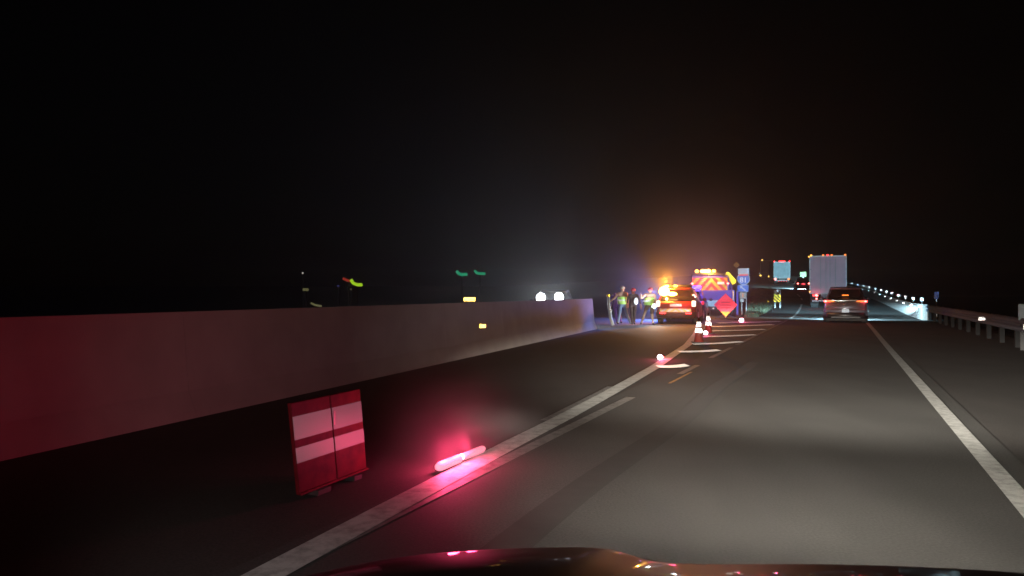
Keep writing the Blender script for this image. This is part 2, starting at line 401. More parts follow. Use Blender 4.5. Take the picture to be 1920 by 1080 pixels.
# ------------------------------------------------------------------ vehicles
def rsec(y, w, z0, z1, r=.12, tw=None):
    """rounded body section"""
    tw = w if tw is None else tw; pts = []
    for cx_, cz, a0, ww in ((w - r, z0 + r, -90, w), (tw - r, z1 - r, 0, tw), (-tw + r, z1 - r, 90, tw), (-w + r, z0 + r, 180, w)):
        for k in range(4):
            a = R(a0 + k * 30); pts.append((cx_ + math.cos(a) * r, y, cz + math.sin(a) * r))
    return pts
def wheel(parent, x, y, r=.36, wd=.24):
    bm = bmesh.new(); bmesh.ops.create_cone(bm, cap_ends=True, segments=28, radius1=r, radius2=r, depth=wd, matrix=Matrix.Rotation(R(90), 4, 'Y'))
    o = link('wheel', bm, M['tyre'], parent, bevel=.03); o.location = (x, y, r)
    s = 1 if x > 0 else -1
    bm = bmesh.new(); bmesh.ops.create_cone(bm, cap_ends=True, segments=18, radius1=r * .62, radius2=r * .55, depth=.02, matrix=Matrix.Rotation(R(90), 4, 'Y'))
    q = link('rim', bm, M['rim'], o); q.location = (s * (wd / 2 + .012), 0, 0)
    return o
def suv(name, loc, rz, label, cat, W, H, LEN, paint, group=None, belt=None, rake=.55, front=True):
    t = thing(name, loc, rz, label, cat, group)
    w = W / 2; bz = belt or H * .62
    link('body', loft([rsec(.02, w * .90, .42, bz - .14, .10, w * .84), rsec(.08, w * .97, .32, bz - .03, .12, w * .90), rsec(.35, w, .26, bz, .13, w * .93),
                       rsec(LEN * .5, w, .24, bz, .13, w * .94), rsec(LEN * .74, w * .99, .25, bz - .02, .14, w * .92), rsec(LEN * .93, w * .93, .28, bz - .20, .14, w * .84),
                       rsec(LEN, w * .80, .38, bz - .36, .10, w * .72)]), paint, t, True)
    # cabin of dark glass with a painted roof
    zb = bz - .05
    def g(y, a, b, zt): return [(-a, y, zb), (a, y, zb), (b, y, zt), (b * .94, y, zt + .03), (-b * .94, y, zt + .03), (-b, y, zt)]
    H0 = H - .09
    secs = [g(.16, w * .82, w * .80, zb + .03), g(.22 + rake * .5, w * .89, w * .74, zb + (H0 - zb) * .55), g(.22 + rake, w * .91, w * .68, H0 - .01), g(LEN * .45, w * .92, w * .69, H0), g(LEN * .57, w * .92, w * .68, H0 - .05),
            g(LEN * .73, w * .88, w * .80, zb + .05)]
    link('windows', loft(secs), M['glass'], t)
    link('roof', loft([rsec(rake * .75, w * .66, H - .11, H - .05, .025), rsec(rake + .3, w * .70, H - .12, H, .05), rsec(LEN * .42, w * .71, H - .12, H, .05), rsec(LEN * .58, w * .68, H - .16, H - .08, .03)]), paint, t, True)
    for s in (-1, 1):
        link('pillar', loft([[(s * w * .90, .22, zb), (s * w * .80, .16, zb), (s * w * .78, .20, zb + .05), (s * w * .92, .34, zb + .02)],
                             [(s * w * .70, rake + .34, H - .08), (s * w * .60, rake + .16, H - .08), (s * w * .60, rake + .26, H - .04), (s * w * .70, rake + .55, H - .06)]]), paint, t)
        m_ = link('mirror', ball((s * (w + .10), LEN * .66, bz + .05), .11, .08, .08, 10), paint, t, True)
    for y in (LEN * .19, LEN * .82):
        for s in (-1, 1): wheel(t, s * (w - .13), y, H * .21)
    return t

# --- own car's bonnet with headlights
HD = Vector((.4035, .9150, 0)); LT = Vector((-.9150, .4035, 0))
t = thing('own_car', (LT.x * .45, LT.y * .45, 0), -math.atan2(.4035, .9150), 'dark glossy bonnet of the car the picture is taken from, amber glint on its crease', 'car')
inv = t.matrix_basis.copy(); inv = Matrix.Translation(t.location) @ Matrix.Rotation(t.rotation_euler.z, 4, 'Z'); inv = inv.inverted()
sil = [(360, 1120), (480, 1093), (600, 1068), (700, 1045), (830, 1029), (950, 1023), (1060, 1020), (1130, 1021), (1165, 1030), (1200, 1043), (1240, 1050), (1330, 1053), (1440, 1051), (1600, 1052), (1760, 1058), (1920, 1066), (2100, 1090)]
rows = []
prev = None
for px, py in sil:
    # the crest of the bonnet lies 1.42 m ahead of the eye measured along the car
    dx, dz = (px - 960) / F, (py - YH) / F
    k = 1.42 / (dx * HD.x + HD.y)
    top = inv @ Vector((dx * k, k, CH - dz * k)); rows.append(top)
secs = []
for dy, dz in ((-1.25, -.10), (-.95, .035), (-.6, .045), (-.35, .04), (-.18, .027), (-.08, .010), (-.03, .001), (0, -.004), (.03, -.014), (.08, -.04), (.16, -.11), (.24, -.30)):
    secs.append([Vector((p.x, p.y + dy, p.z + dz * (1.0))) for p in rows])
bm = bmesh.new(); vs = [[bm.verts.new(p) for p in s] for s in secs]
for a, b in zip(vs, vs[1:]):
    for i in range(len(a) - 1): bm.faces.new((a[i], a[i + 1], b[i + 1], b[i]))
bn = link('bonnet', bm, M['hood'], t, True)
s_ = bn.modifiers.new('s', 'SUBSURF'); s_.levels = s_.render_levels = 2
s_ = bn.modifiers.new('t', 'SOLIDIFY'); s_.thickness = .015
link('front_bumper', loft([rsec(1.50, .86, .30, .62, .1), rsec(1.72, .84, .30, .60, .1), rsec(1.80, .70, .34, .56, .08)]), M['hood'], t, True)
link('wiper', tube([(.62, .30, .93), (.92, .52, .945), (1.16, .62, .93)], .009), M['steel'], t)
for s in (-1, 1):
    link('headlight', ball((s * .62, 1.80, .50), .10, .04, .07), M['e_white'], t, True)
    for nm, wt, sl, half, sx_ in (('headlight_flood', 1300, .0, 20, 2.4), ('headlight_low', 1900, -.10, 8, 4.6), ('headlight_beam', 27000, -.042, 3.0, 12)):
        l_ = lamp(nm, 'SPOT', (s * .62, 1.90, .50), (1, .93, .82), wt, t, .04, (.04, 1, sl), 2 * half, 1.0); l_.scale = (sx_, 1, 1)

lamp('left_fill', 'SPOT', (-.97, .35, 1.02), (1, .93, .92), 170, t, .04, (-.50, 1, -.12), 52, 1.0)  # unseen fill added to brighten the white bands and the wall

# --- car ahead
r0 = P(35.6, .90); hv = head(38)
t = suv('silver_suv', r0, hv, 'silver SUV driving ahead with red and orange tail lights lit', 'car', 1.96, 1.70, 4.6, M['silver'], belt=1.08, rake=.62)
w = .98
for s in (-1, 1):
    a = link('tail_light', loft([rsec(-.005, .145, .0, .075, .02), rsec(.12, .145, .0, .075, .02)]), M['e_red'], t, True); a.location = (s * .80, 0, .99)
    b_ = link('lamp_bar', B(-.22, .22, -.012, .05, -.018, .02), M['e_orange'], a); b_.location = (-s * .10, 0, .035)
    b_ = link('lamp', ball((0, 0, 0), .06, .03, .045), M['e_redhot'], a, True); b_.location = (s * .06, -.01, .035)
    link('glowing_reflector', B(s * .55 - .13, s * .55 + .13, .0, .02, .56, .605), M['e_reddim'], t)  # returned light put into the reflector as its own glow
    link('exhaust', B(s * .6 - .1, s * .6 + .1, .02, .1, .26, .31), M['chrome'], t)
    l_ = lamp('headlight_beam', 'SPOT', (s * .72, 4.66, .72), (.42, .80, 1), 2400, t, .08, (0, 1, -.22), 178, .3)
    l_ = lamp('headlight_cutoff', 'SPOT', (s * .72, 4.66, .72), (.42, .80, 1), 40000, t, .08, (0, 1, -.040), 5.0, 1.0); l_.scale = (22, 1, 1)
link('underbody', B(-.85, .85, .12, 4.4, .10, .32), M['tyre'], t)
link('brake_light', B(-.14, .14, .27, .31, 1.29, 1.33), M['e_orange'], t)
link('rear_bumper', loft([rsec(-.06, .78, .46, .66, .07), rsec(.02, .93, .45, .68, .08), rsec(.3, .985, .44, .68, .08)]), M['silver'], t, True)
link('lower_valance', loft([rsec(-.075, .80, .22, .50, .05), rsec(.2, .95, .20, .50, .05)]), M['black'], t, True)
link('diffuser', B(-.62, .62, -.10, -.07, .24, .30), M['dark'], t)
link('licence_plate', B(-.155, .155, -.10, -.076, .50, .66), M['e_plate'], t)  # plate glows by itself in place of light falling on it
link('emblem', ball((0, .0, .90), .07, .03, .045), M['chrome'], t, True)
link('rear_spoiler', loft([rsec(.42, .60, 1.60, 1.66, .02), rsec(.85, .62, 1.62, 1.69, .02)]), M['silver'], t, True)
link('rear_wiper', tube([(-.05, .17, 1.10), (.35, .30, 1.17)], .012), M['dark'], t)
lamp('tail_glow', 'POINT', (-.92, -.22, 1.03), (1, .03, .06), 2.5, t, .04); lamp('tail_glow', 'POINT', (.92, -.22, 1.03), (1, .03, .06), 2.5, t, .04)

# --- trailers
def trailer(name, loc, rz, label, W, Z0, Z1, LEN, mat, body_only=False):
    t = thing(name, loc, rz, label, 'truck'); w = W / 2
    link('box', B(-w, w, .03, LEN, Z0, Z1), mat, t, bevel=.03)
    for s in (-1, 1):
        link('door', B(min(s * .02, s * (w - .07)), max(s * .02, s * (w - .07)), .0, .028, Z0 + .06, Z1 - .10), mat, t, bevel=.008)
        for q in (.10, .36):
            r_ = link('lock_rod', tube([(s * q * w * 1.1, -.03, Z0 + .1), (s * q * w * 1.1, -.03, Z1 - .15)], .017, 6), M['steel'], t)
            link('handle', B(s * q * w * 1.1 - .12, s * q * w * 1.1 + .12, -.055, -.03, Z0 + .45, Z0 + .49), M['steel'], r_)
        for k in range(4):
            zz = Z0 + .3 + k * (Z1 - Z0 - .6) / 3; link('hinge', B(s * (w - .08) - .09, s * (w - .08) + .09, -.02, .0, zz, zz + .06), M['steel'], t)
        link('corner_post', B(min(s * (w - .06), s * w), max(s * (w - .06), s * w), -.012, .03, Z0, Z1), M['white'], t)
        for yy in (1.0, 2.25): wheel(t, s * (w - .35), yy, .5, .5)
        link('mud_flap', B(s * (w - .35) - .28, s * (w - .35) + .28, .25, .27, .25, Z0 - .1), M['rubber'], t)
        link('lamp_box', B(s * (w - .42) - .22, s * (w - .42) + .22, .0, .1, Z0 - .26, Z0 - .08), M['dark'], t)
    link('header', B(-w, w, -.012, .03, Z1 - .09, Z1), M['white'], t)
    link('sill', B(-w, w, -.02, .03, Z0 - .06, Z0 + .05), M['steel'], t)
    link('underride_bar', B(-w * .85, w * .85, .0, .1, .5, .62), M['steel'], t)
    link('chassis', B(-.5, .5, .1, LEN, Z0 - .35, Z0 - .01), M['dark'], t)
    return t
def dot(t, x, z, m, r=.05, y=-.03, name='marker_light'): link(name, ball((x, y, z), r, .03, r * .8, 10), m, t, True)
t = trailer('box_trailer', P(56.5, .1), head(56.5), 'tall pale box trailer with red marker lights travelling beyond the silver SUV', 2.6, 1.12, 3.98, 14, M['trailer'])
for x, m in ((-1.18, 'e_amberdim'), (-.33, 'e_orange'), (-.02, 'e_red'), (.27, 'e_orange'), (1.2, 'e_orange')): dot(t, x, 4.02, M[m], .07)
dot(t, -1.34, 3.92, M['e_amberdim'], .06); dot(t, -1.28, 1.25, M['e_amberdim'], .05)
for s in (-1, 1):
    dot(t, s * .80, .97, M['e_redhot'], .11, name='tail_light'); dot(t, s * 1.0, .97, M['e_red'], .08, name='tail_light'); dot(t, s * .80, .72, M['e_redhot'], .08, name='tail_light')
lamp('tail_glow', 'POINT', (-.8, -.2, .95), (1, .05, .1), 14, t, .05)

# distant pickup with plate
t = suv('dark_car', P(96, -.22), head(96), 'small dark car with two red tail lights beside the tall trailer, far up the road', 'car', 1.8, 1.62, 4.4, M['black'])
for s in (-1, 1): dot(t, s * .66, .88, M['e_redhot'], .12, -.02, 'tail_light'); lamp('headlight_beam', 'SPOT', (s * .6, 4.5, .75), (.45, .85, 1), 15000, t, .08, (0, 1, -.05), 130, .8)
link('licence_plate', B(-.26, .26, -.03, -.0, .72, .92), M['rwhite'], t)
lamp('tail_glow', 'POINT', (0, -.3, .85), (1, .05, .08), 10, t, .05)
t = trailer('small_box_truck', P(124, -.3), head(124), 'pale blue-white box truck with red lights along its top, further up the hill', 2.6, 1.0, 3.65, 8, pm('pale_blue_trailer', (.26, .34, .38), .6, 0, .25, 2))
for x in (-1.2, -.4, -.2, 0, .2, .4, 1.2): dot(t, x, 3.75, M['e_red'], .11)
for s, m in ((-1, 'e_redhot'), (1, 'e_orange')): dot(t, s * 1.05, .80, M[m], .2, name='tail_light')
for x in (-.5, -.1, .3, .7): dot(t, x, .45, M['e_reddim'], .1, name='tail_light')
t = trailer('dark_lorry', at(1437, 150), R(-20), 'unlit dark truck with amber corner lamps climbing the hill in the distance', 2.3, 1.0, 3.9, 8, M['black'])
dot(t, -.8, 4.0, M['e_yel'], .16); dot(t, -1.1, .9, M['e_yel'], .2); dot(t, .5, .7, M['e_yel'], .2)
dot(t, -1.3, 1.3, M['e_far_white'], .12)

# --- red response SUV with amber lights
A0 = G(1267, 607.5)
t = suv('red_response_suv', A0, R(-19), 'red response SUV with glaring amber roof lamps and a chequered bumper strip', 'emergency vehicle', 1.86, 1.66, 4.7, M['redcar'], belt=1.05)
for s in (-1, 1):
    link('tail_light', loft([rsec(-.02, .085, -.12, .14, .03), rsec(.1, .085, -.12, .14, .03)]), M['e_warm'], t, True).location = (s * .80, 0, .92)
    link('glowing_reflector', B(s * .58 - .13, s * .58 + .13, -.09, -.06, .47, .52), M['e_red'], t)  # emissive red stands in for light the reflector sends back
link('rear_bumper', loft([rsec(-.06, .86, .30, .56, .07), rsec(.25, .93, .28, .58, .08)]), M['bumper'], t, True)
link('bumper_strip', B(-.70, .70, -.085, -.062, .56, .70), retro('chequered_sheeting', (.6, .55, .3), .10, pattern=stripes((.55, .42, .12), (.45, .45, .45), .22, .8, True)), t)
link('licence_plate', B(-.26, .26, -.0, .02, .80, .92), M['palepatch'], t)
bar = link('light_bar', loft([rsec(.95, .62, 1.66, 1.80, .04), rsec(1.25, .62, 1.66, 1.80, .04)]), M['dark'], t, True)
for x, m in ((-.52, 'e_amberhot'), (-.12, 'e_amber')): link('lamp', ball((x, .93, 1.74), .11, .05, .06), M[m], bar, True)
link('amber_lamp', ball((-.52, .02, 1.50), .25, .08, .23), M['e_amberhot'], t, True)
link('amber_lamp', ball((-.20, .26, 1.37), .24, .05, .095), M['e_amberhot'], t, True)
lamp('amber_flash', 'POINT', (-.55, .40, 2.0), (1, .36, .035), 1000, t, .03)
lamp('barrier_end_fill', 'SPOT', (-.98, .9, 1.5), (.16, .24, 1), 2600, t, .05, (-.15, -1, -.12), 17, .6)  # blue spot added to tint the end of the concrete barrier
lamp('red_flash', 'POINT', (.25, -.30, 1.30), (1, .05, .02), 60, t, .05)
for x, z in ((.78, 1.32), (.86, 1.25)): link('marker_light', ball((x, .1, z), .05, .03, .04, 8), M['e_warm'], t, True)

# --- patrol car with blue lights, ahead of it
t = suv('patrol_car', at(1288, 39.2, 0), R(-18), 'dark patrol car with blue-violet roof lights, hidden behind the red SUV', 'emergency vehicle', 1.9, 1.6, 4.7, M['bluecar'], belt=1.0)
bar = link('light_bar', loft([rsec(.55, .66, 1.62, 1.80, .04), rsec(.90, .66, 1.62, 1.80, .04)]), M['e_blue'], t, True)
for x, m in ((-.45, 'e_bluehot'), (-.1, 'e_bluehot'), (.1, 'e_bluehot'), (.42, 'e_blue')): link('lamp', ball((x, .53, 1.71), .12, .04, .08), M[m], bar, True)
lamp('blue_flash', 'POINT', (-.6, .30, 1.9), (.10, .12, 1), 120, t, .1); lamp('blue_flash', 'POINT', (.75, .2, 1.9), (.22, .10, 1), 160, t, .1)
link('added_blue_lamp', B(-.70, -.66, .62, .84, 1.62, 1.72), M['e_bluehot'], t); lamp('blue_ground_fill', 'SPOT', (-1.0, 0.2, 1.2), (.14, .26, 1), 4500, t, .08, (-1, -.45, -.22), 140, .6)  # blue lamp and spot added to colour the ground behind the people
for s in (-1, 1): link('tail_light', ball((s * .8, .0, .9), .08, .03, .1), M['e_reddim'], t, True)

# --- rescue truck
TY = 45.5
t = thing('rescue_truck', at(1334, TY, 0), R(-17), 'rescue truck with red and yellow chevrons and amber lamps on its roof', 'emergency vehicle')
link('body', B(-1.32, 1.32, .05, 6.5, .62, 1.62), M['truckblue'], t, bevel=.05)
link('upper_body', B(-1.18, .98, .1, 6.0, 1.621, 2.50), M['truckblue'], t, bevel=.05)
link('roof', B(-1.18, .98, .05, 6.0, 2.501, 2.60), M['dark'], t, bevel=.04)
link('chevron_panel', B(-1.14, .94, .06, .097, 1.56, 2.34), retro('chevron_sheeting', (.7, .3, .05), .12, pattern=stripes((.50, .27, .02), (.42, .02, .02), .52, 1.15, True)), t)
link('roller_door', B(-.75, 1.2, .0, .048, 1.0, 1.54), M['truckblue'], t, bevel=.01)
link('tail_board', B(-1.25, 1.25, -.02, .048, .60, .97), M['truckpale'], t, bevel=.01)
link('step', B(-1.32, 1.32, -.35, .04, .42, .56), M['dark'], t)
link('lamp_rail', B(-1.0, .35, .25, .45, 2.62, 2.70), M['dark'], t)
for x, rx, m in ((-.88, .12, 'e_amber'), (-.54, .15, 'e_amberhot'), (-.36, .17, 'e_amberhot'), (-.18, .13, 'e_amberhot'), (.14, .12, 'e_amber')): link('lamp', ball((x, .22, 2.76), rx, .08, .10), M[m], t, True)
lamp('amber_flash', 'POINT', (-.1, -.1, 2.85), (1, .40, .05), 700, t, .15)
for x in (-1.14, .96): dot(t, x, 2.0, M['e_redhot'], .08, .02)
for x, m in ((-.9, 'e_far_white'), (-.62, 'e_redhot'), (-.42, 'e_redhot'), (-.28, 'e_redhot'), (-.14, 'e_redhot'), (.12, 'e_far_white'), (.42, 'e_redhot'), (1.08, 'e_redhot'), (1.24, 'e_redhot')): dot(t, x, .49, M[m], .055, -.37)
link('number_plate', B(.35, .75, .03, .058, 1.95, 2.1), M['white'], t)
ap = link('folding_panel', prism([(.78, 2.52), (.92, 2.70), (1.05, 2.66), (1.46, 2.18), (1.40, 2.02), (1.22, 1.92), (1.06, 2.22), (1.02, 2.46), (.90, 2.52)], (-.12, -.08)), M['ryellow'], t)
link('bracket', B(.85, 1.15, -.079, .1, 2.40, 2.46), M['steel'], ap)
link('cab', loft([rsec(6.55, 1.15, .6, 2.3, .1), rsec(7.6, 1.15, .6, 2.3, .1), rsec(8.3, 1.1, .6, 1.6, .1), rsec(9.0, 1.05, .65, 1.4, .1)]), M['truckblue'], t, True)
for s in (-1, 1):
    for yy in (1.5, 7.9): wheel(t, s * 1.05, yy, .45, .3)
    link('grab_rail', tube([(s * 1.25, -.03, 1.0), (s * 1.28, -.06, 1.3), (s * 1.25, -.03, 1.55)], .025, 6), M['ryellow'], t)

# --- oncoming car beyond the barrier
oc = at(1031, 36, 0)
t = suv('oncoming_car', oc + Vector((.3, .2, 0)), R(162), 'oncoming car beyond the concrete barrier with both headlights blazing', 'car', 1.95, 1.60, 4.7, M['black'])
t.location = oc - Matrix.Rotation(R(162), 3, 'Z') @ Vector((0, 4.7, 0)) + Vector((0, 0, .06)); t.rotation_euler = (0, 0, R(172))
t.location = oc - (Matrix.Rotation(R(172), 3, 'Z') @ Vector((0, 4.7, 0)))
for s in (-1, 1):
    link('headlight', ball((s * .44, 4.72, 1.20 + s * -.015), .22, .05, .22), M['e_white'], t, True)
    lamp('headlight_beam', 'SPOT', (s * .44, 4.82, 1.20), (.80, .9, 1), 750, t, .10, (0, 1, .0), 100, .8)

# ------------------------------------------------------------------ signs
SY = 48
t = thing('route_sign', at(1394, SY), R(-20), 'blue and white route sign with 81 shield above an arrow plate', 'road sign')
k = F / SY
def sx(px): return (px - 1394) / k
def sz(py): return zpix(py, SY) - elev(SY)
for px in (1391, 1399): link('post', B(sx(px) - .03, sx(px) + .03, .03, .08, -.1, sz(508)), M['steel'], t)
link('blank_plate', B(sx(1384), sx(1404), .0, .028, sz(514), sz(503)), retro('pale_blue_sheeting', (.20, .30, .42), .08), t, bevel=.02)
def shield(r, d, m, name, par):
    pts = []
    for a in range(0, 360, 15):
        x = math.sin(R(a)) * r * 1.02; z = math.cos(R(a)) * r
        if z < 0: z *= 1.0; x *= 1 - .12 * (-z / r)
        if z > r * .82: z = r * .86
        pts.append((x, z))
    o = link(name, prism(pts, d), m, par); o.location = (0, 0, sz(523)); return o
sh = shield(.40, (-.03, .0), M['rwhite'], 'shield', t)
s2 = shield(.36, (-.036, -.031), M['rblue'], 'shield_face', sh); s2.location = (0, 0, 0)
link('shield_band', B(-.27, .27, -.042, -.037, .20, .30), M['rred'], sh)
cu = bpy.data.curves.new('digits', 'FONT'); cu.body = '81'; cu.size = .46; cu.align_x = 'CENTER'; cu.align_y = 'CENTER'; cu.extrude = .004; cu.offset = .008
to = bpy.data.objects.new('digits', cu); C.objects.link(to)
dg = bpy.context.evaluated_depsgraph_get(); me = bpy.data.meshes.new_from_object(to.evaluated_get(dg)); bpy.data.objects.remove(to)
me.materials.clear(); me.materials.append(M['cwhite'])
o = bpy.data.objects.new('numerals', me); C.objects.link(o); o.parent = sh; o.rotation_euler = (R(90), 0, 0); o.location = (0, -.045, -.09)
ar = link('arrow_plate', B(sx(1383), sx(1403), .0, .028, sz(547), sz(534)), M['rblue'], t, bevel=.02)
for a in ((-.30, .30, .185, .205), (-.30, .30, -.205, -.185)): link('border', B(a[0], a[1], -.006, -.001, a[2], a[3]), M['rwhite'], ar).location = (0, 0, (sz(547) + sz(534)) / 2)
o = link('arrow', prism([(-.20, .15), (-.02, .15), (-.07, .08), (.16, -.10), (.11, -.16), (-.12, .03), (-.18, -.03)], (-.008, -.001)), M['rwhite'], ar); o.location = (-.02, 0, (sz(547) + sz(534)) / 2)
lp_ = link('lower_plate', B(sx(1387), sx(1398), .0, .028, sz(560), sz(548)), retro('pale_peach_sheeting', (.36, .24, .20), .05), t)
link('mark', B(-.06, .0, -.006, -.001, -.12, .12), M['rorange'], lp_).location = (0, 0, sz(554))
link('reflector', B(sx(1388), sx(1395), .0, .028, sz(566), sz(561)), M['rwhite'], t)
t = thing('sign_post', at(1382.5, 47), R(-20), 'slender violet post just beside the 81 route sign', 'post')
link('post', B(-.06, .06, -.03, .03, 0, 1.45), M['truckblue'], t); link('cap', B(-.07, .07, -.04, .04, 1.451, 1.48), M['steel'], t)
t = thing('warning_sign', at(1381, 95), R(-20), 'small yellow diamond warning sign standing high behind the route sign', 'road sign')
hh = zpix(497, 95) - elev(95)
link('plate', prism([(0, -.40), (.40, 0), (0, .40), (-.40, 0)], (-.03, 0)), retro('faded_yellow_sheeting', (.5, .28, .03), .15), t).location = (0, 0, hh); link('post', B(-.04, .04, .01, .06, -.1, hh), M['steel'], t)
# pink folding sign
PY = 42
t = thing('pink_diamond_sign', at(1360.5, PY, 0), R(-20), 'pink diamond folding sign with orange lower tip standing in front of the rescue truck', 'road sign')
hc = zpix(571.5, PY); r_ = 21.5 * PY / F
link('sign_face', prism([(0, -r_), (r_, 0), (0, r_), (-r_, 0)], (-.012, 0)), M['rpink'], t).location = (0, 0, hc)
link('lower_tip', prism([(0, -r_ * 1.02), (r_ * .42, -r_ * .6), (-r_ * .42, -r_ * .6)], (-.02, -.013)), M['rorange'], t).location = (0, 0, hc)
for z, wv in ((.14, .24), (-.02, .32), (-.17, .26)): link('lettering_row', B(-wv, wv, -.018, -.013, z - .02, z + .02), pm('faded_ink', (.35, .03, .06), .8), t).location = (0, 0, hc)
for s in (-1, 1): link('leg', tube([(0, .05, .25), (s * .6, .25, 0)], .02, 6), M['steel'], t); link('leg', tube([(0, .05, .25), (s * .5, -.12, 0)], .02, 6), M['steel'], t)
link('upright', B(-.02, .02, .01, .05, .02, hc + r_), M['steel'], t)
# object marker
OY = 57
t = thing('object_marker', at(1457.5, OY), R(-22), 'yellow and black striped marker board on the grass between the roads', 'road sign')
link('board', B(-.26, .26, -.02, 0, zpix(566, OY) - elev(OY), zpix(552, OY) - elev(OY)), retro('striped_sheeting', (.7, .6, .05), .3, pattern=stripes((.75, .62, .02), (.05, .05, .03), .26, 1, False)), t)
for s in (-.16, .2): p_ = link('post', B(s - .035, s + .035, .005, .05, -.1, zpix(545, OY) - elev(OY)), M['steel'], t)
link('reflector', B(-.05, .07, -.02, -.0, zpix(548, OY) - elev(OY), zpix(544, OY) - elev(OY)), M['palepatch'], t)
t = thing('marker_post', at(1446, 52), R(-20), 'thin pale post leaning over in the grass near the striped marker', 'marker post')
link('post', tube([(0.1, 0, 0), (-.22, .05, .72)], .03, 6), M['wood'], t); link('band', tube([(-.19, .045, .64), (-.225, .05, .725)], .036, 6), M['ryellow'], t)
t = thing('lime_sign', at(1506, 108), R(-22), 'bright lime green sign above the distant dark car', 'road sign')
hh = zpix(514.5, 108) - elev(108)
link('plate', B(-.42, .42, -.03, 0, hh - .36, hh + .36), M['rgreen'], t, bevel=.05); link('post', B(-.05, .05, .005, .06, -.1, hh), M['steel'], t)

# ------------------------------------------------------------------ smeared near cone, cones, flares
bl, br = G(560, 937), G(686, 887)
t = thing('smeared_cone', bl, math.atan2((br - bl).y, (br - bl).x), 'red-orange traffic cone smeared into two panels with two white bands on the shoulder by the wall', 'barricade')
LB = (br - bl).length; HB = .67  # a traffic cone's motion smear, built as two upright panels
def par(x0, x1, z0, z1, y0, y1):          # slightly raked panel outline
    k = lambda z: -.10 * z / HB
    return prism([(x0 + k(z0), z0), (x1 + k(z0), z0), (x1 + k(z1), z1), (x0 + k(z1), z1)], (y0, y1))
for i, (x0, x1) in enumerate(((0, LB * .525), (LB * .535, LB))):
    p_ = link('panel', par(x0, x1, .035, HB, -.015, .015), M['orange'], t, bevel=.006)
    for z0, z1 in ((.415, .575), (.255, .36)): link('band', par(x0 + .004, x1 - .004, z0, z1, -.0175, -.0155), M['bandwhite'], p_)
    link('lip', par(x0, x1, .035, .05, -.03, -.0155), M['orange'], p_)
    link('foot', B(x0 + .14, x1 - .14, -.06, .12, 0, .034), M['rubber'], t)
link('hinge', B(LB * .53 - .01 - .05, LB * .53 + .01 - .05, -.02, .03, .45, .55), M['steel'], t)

def cone(px_y, label, rz=0):
    t = thing('traffic_cone', px_y, rz, label, 'traffic cone', 'traffic cones on the painted gore')
    link('foot', B(-.18, .18, -.18, .18, 0, .03), M['rubber'], t, bevel=.01)
    rr = lambda z: .135 - (.135 - .03) * (z - .03) / .68
    def ring(z0, z1, d, n=20):
        return loft([[(math.cos(2 * math.pi * k / n) * (rr(z) + d), math.sin(2 * math.pi * k / n) * (rr(z) + d), z) for k in range(n)] for z in (z0, z1)])
    b_ = link('cone_body', ring(.03, .71, 0), M['cone'], t, True)
    link('collar', ring(.46, .61, .004), M['cwhite'], t, True); link('collar', ring(.30, .41, .004), M['cwhite'], t, True)
    return t
c1 = cone(G(1310, 643), 'traffic cone with two glowing white bands nearest the camera, on the gore line')
c2 = copy_tree(c1); c2.location = G(1328, 625.5); c2['label'] = 'traffic cone with white bands farther off, beside the small flare'

FL = dict(col=(1, .05, .16))
def flare(loc, rz, label, s, watts, long_=False, col=FL['col']):
    t = thing('road_flare', loc, rz, label, 'road flare', 'burning road flares along the gore line')
    if long_:
        link('flame', loft([[(x, math.cos(a) * r, .05 + math.sin(a) * r) for a in [2 * math.pi * k / 12 for k in range(12)]] for x, r in ((-.40, .008), (-.385, .028), (-.35, .037), (-.05, .036), (-.02, .024))]), M['e_flare'], t, True)
        link('tube', loft([[(x, math.cos(a) * r, .05 + math.sin(a) * r) for a in [2 * math.pi * k / 12 for k in range(12)]] for x, r in ((.0, .022), (.03, .030), (.36, .030), (.39, .022), (.40, .008))]), M['e_flare2'], t, True)
        link('spark', ball((-.01, 0, .055), .024), M['e_flarehot'], t, True)
        for x in (-.3, -.01): lamp('flare_glow', 'POINT', (x, -.02, .15), FL['col'], watts / 2, t, .05)
    else:
        link('tube', tube([(0, 0, .03), (.28, 0, .03)], .016, 8), M['rred'], t)
        link('flame', ball((0, 0, .05), s, s * .7, s * .7), M['e_flarehot'], t, True)
        lamp('flare_glow', 'POINT', (0, -.05, .2), col, watts, t, .03)
    return t
a, b = G(820, 888), G(907, 851); mid = (a + b) / 2
flare(mid, math.atan2((b - a).y, (b - a).x), 'long pink-glowing flare on the road beside the smeared two-panel cone', 0, 44, True)
flare(G(1237, 674), 1.1, 'pink flare burning where the gore line bends, before the hatching', .075, 16)
flare(G(1323, 627), 1.1, 'pink flare burning beside the two traffic cones', .10, 18)
flare(G(1390, 603), 1.1, 'pink flare burning in front of the route sign posts', .16, 50)
flare(Vector((-3.8, -1.2, 0)), 1.1, 'flare burning on the shoulder behind the camera', .05, 230, col=(1, .03, .05))

# leaning white post at the barrier end
t = thing('bollard', at(1147, 32.6, 0), R(-15), 'leaning white post with yellow top at the end of the concrete barrier', 'marker post')
link('post', tube([(.05, 0, 0), (-.05, 0, .35), (-.12, 0, .8), (-.15, 0, 1.25)], .075, 10, .06), M['white'], t, True)
link('cap', tube([(-.15, 0, 1.26), (-.16, 0, 1.36)], .075, 10), M['ryellow'], t, True); link('reflector', ball((-.02, -.09, .65), .06, .02, .06), M['palepatch'], t, True)

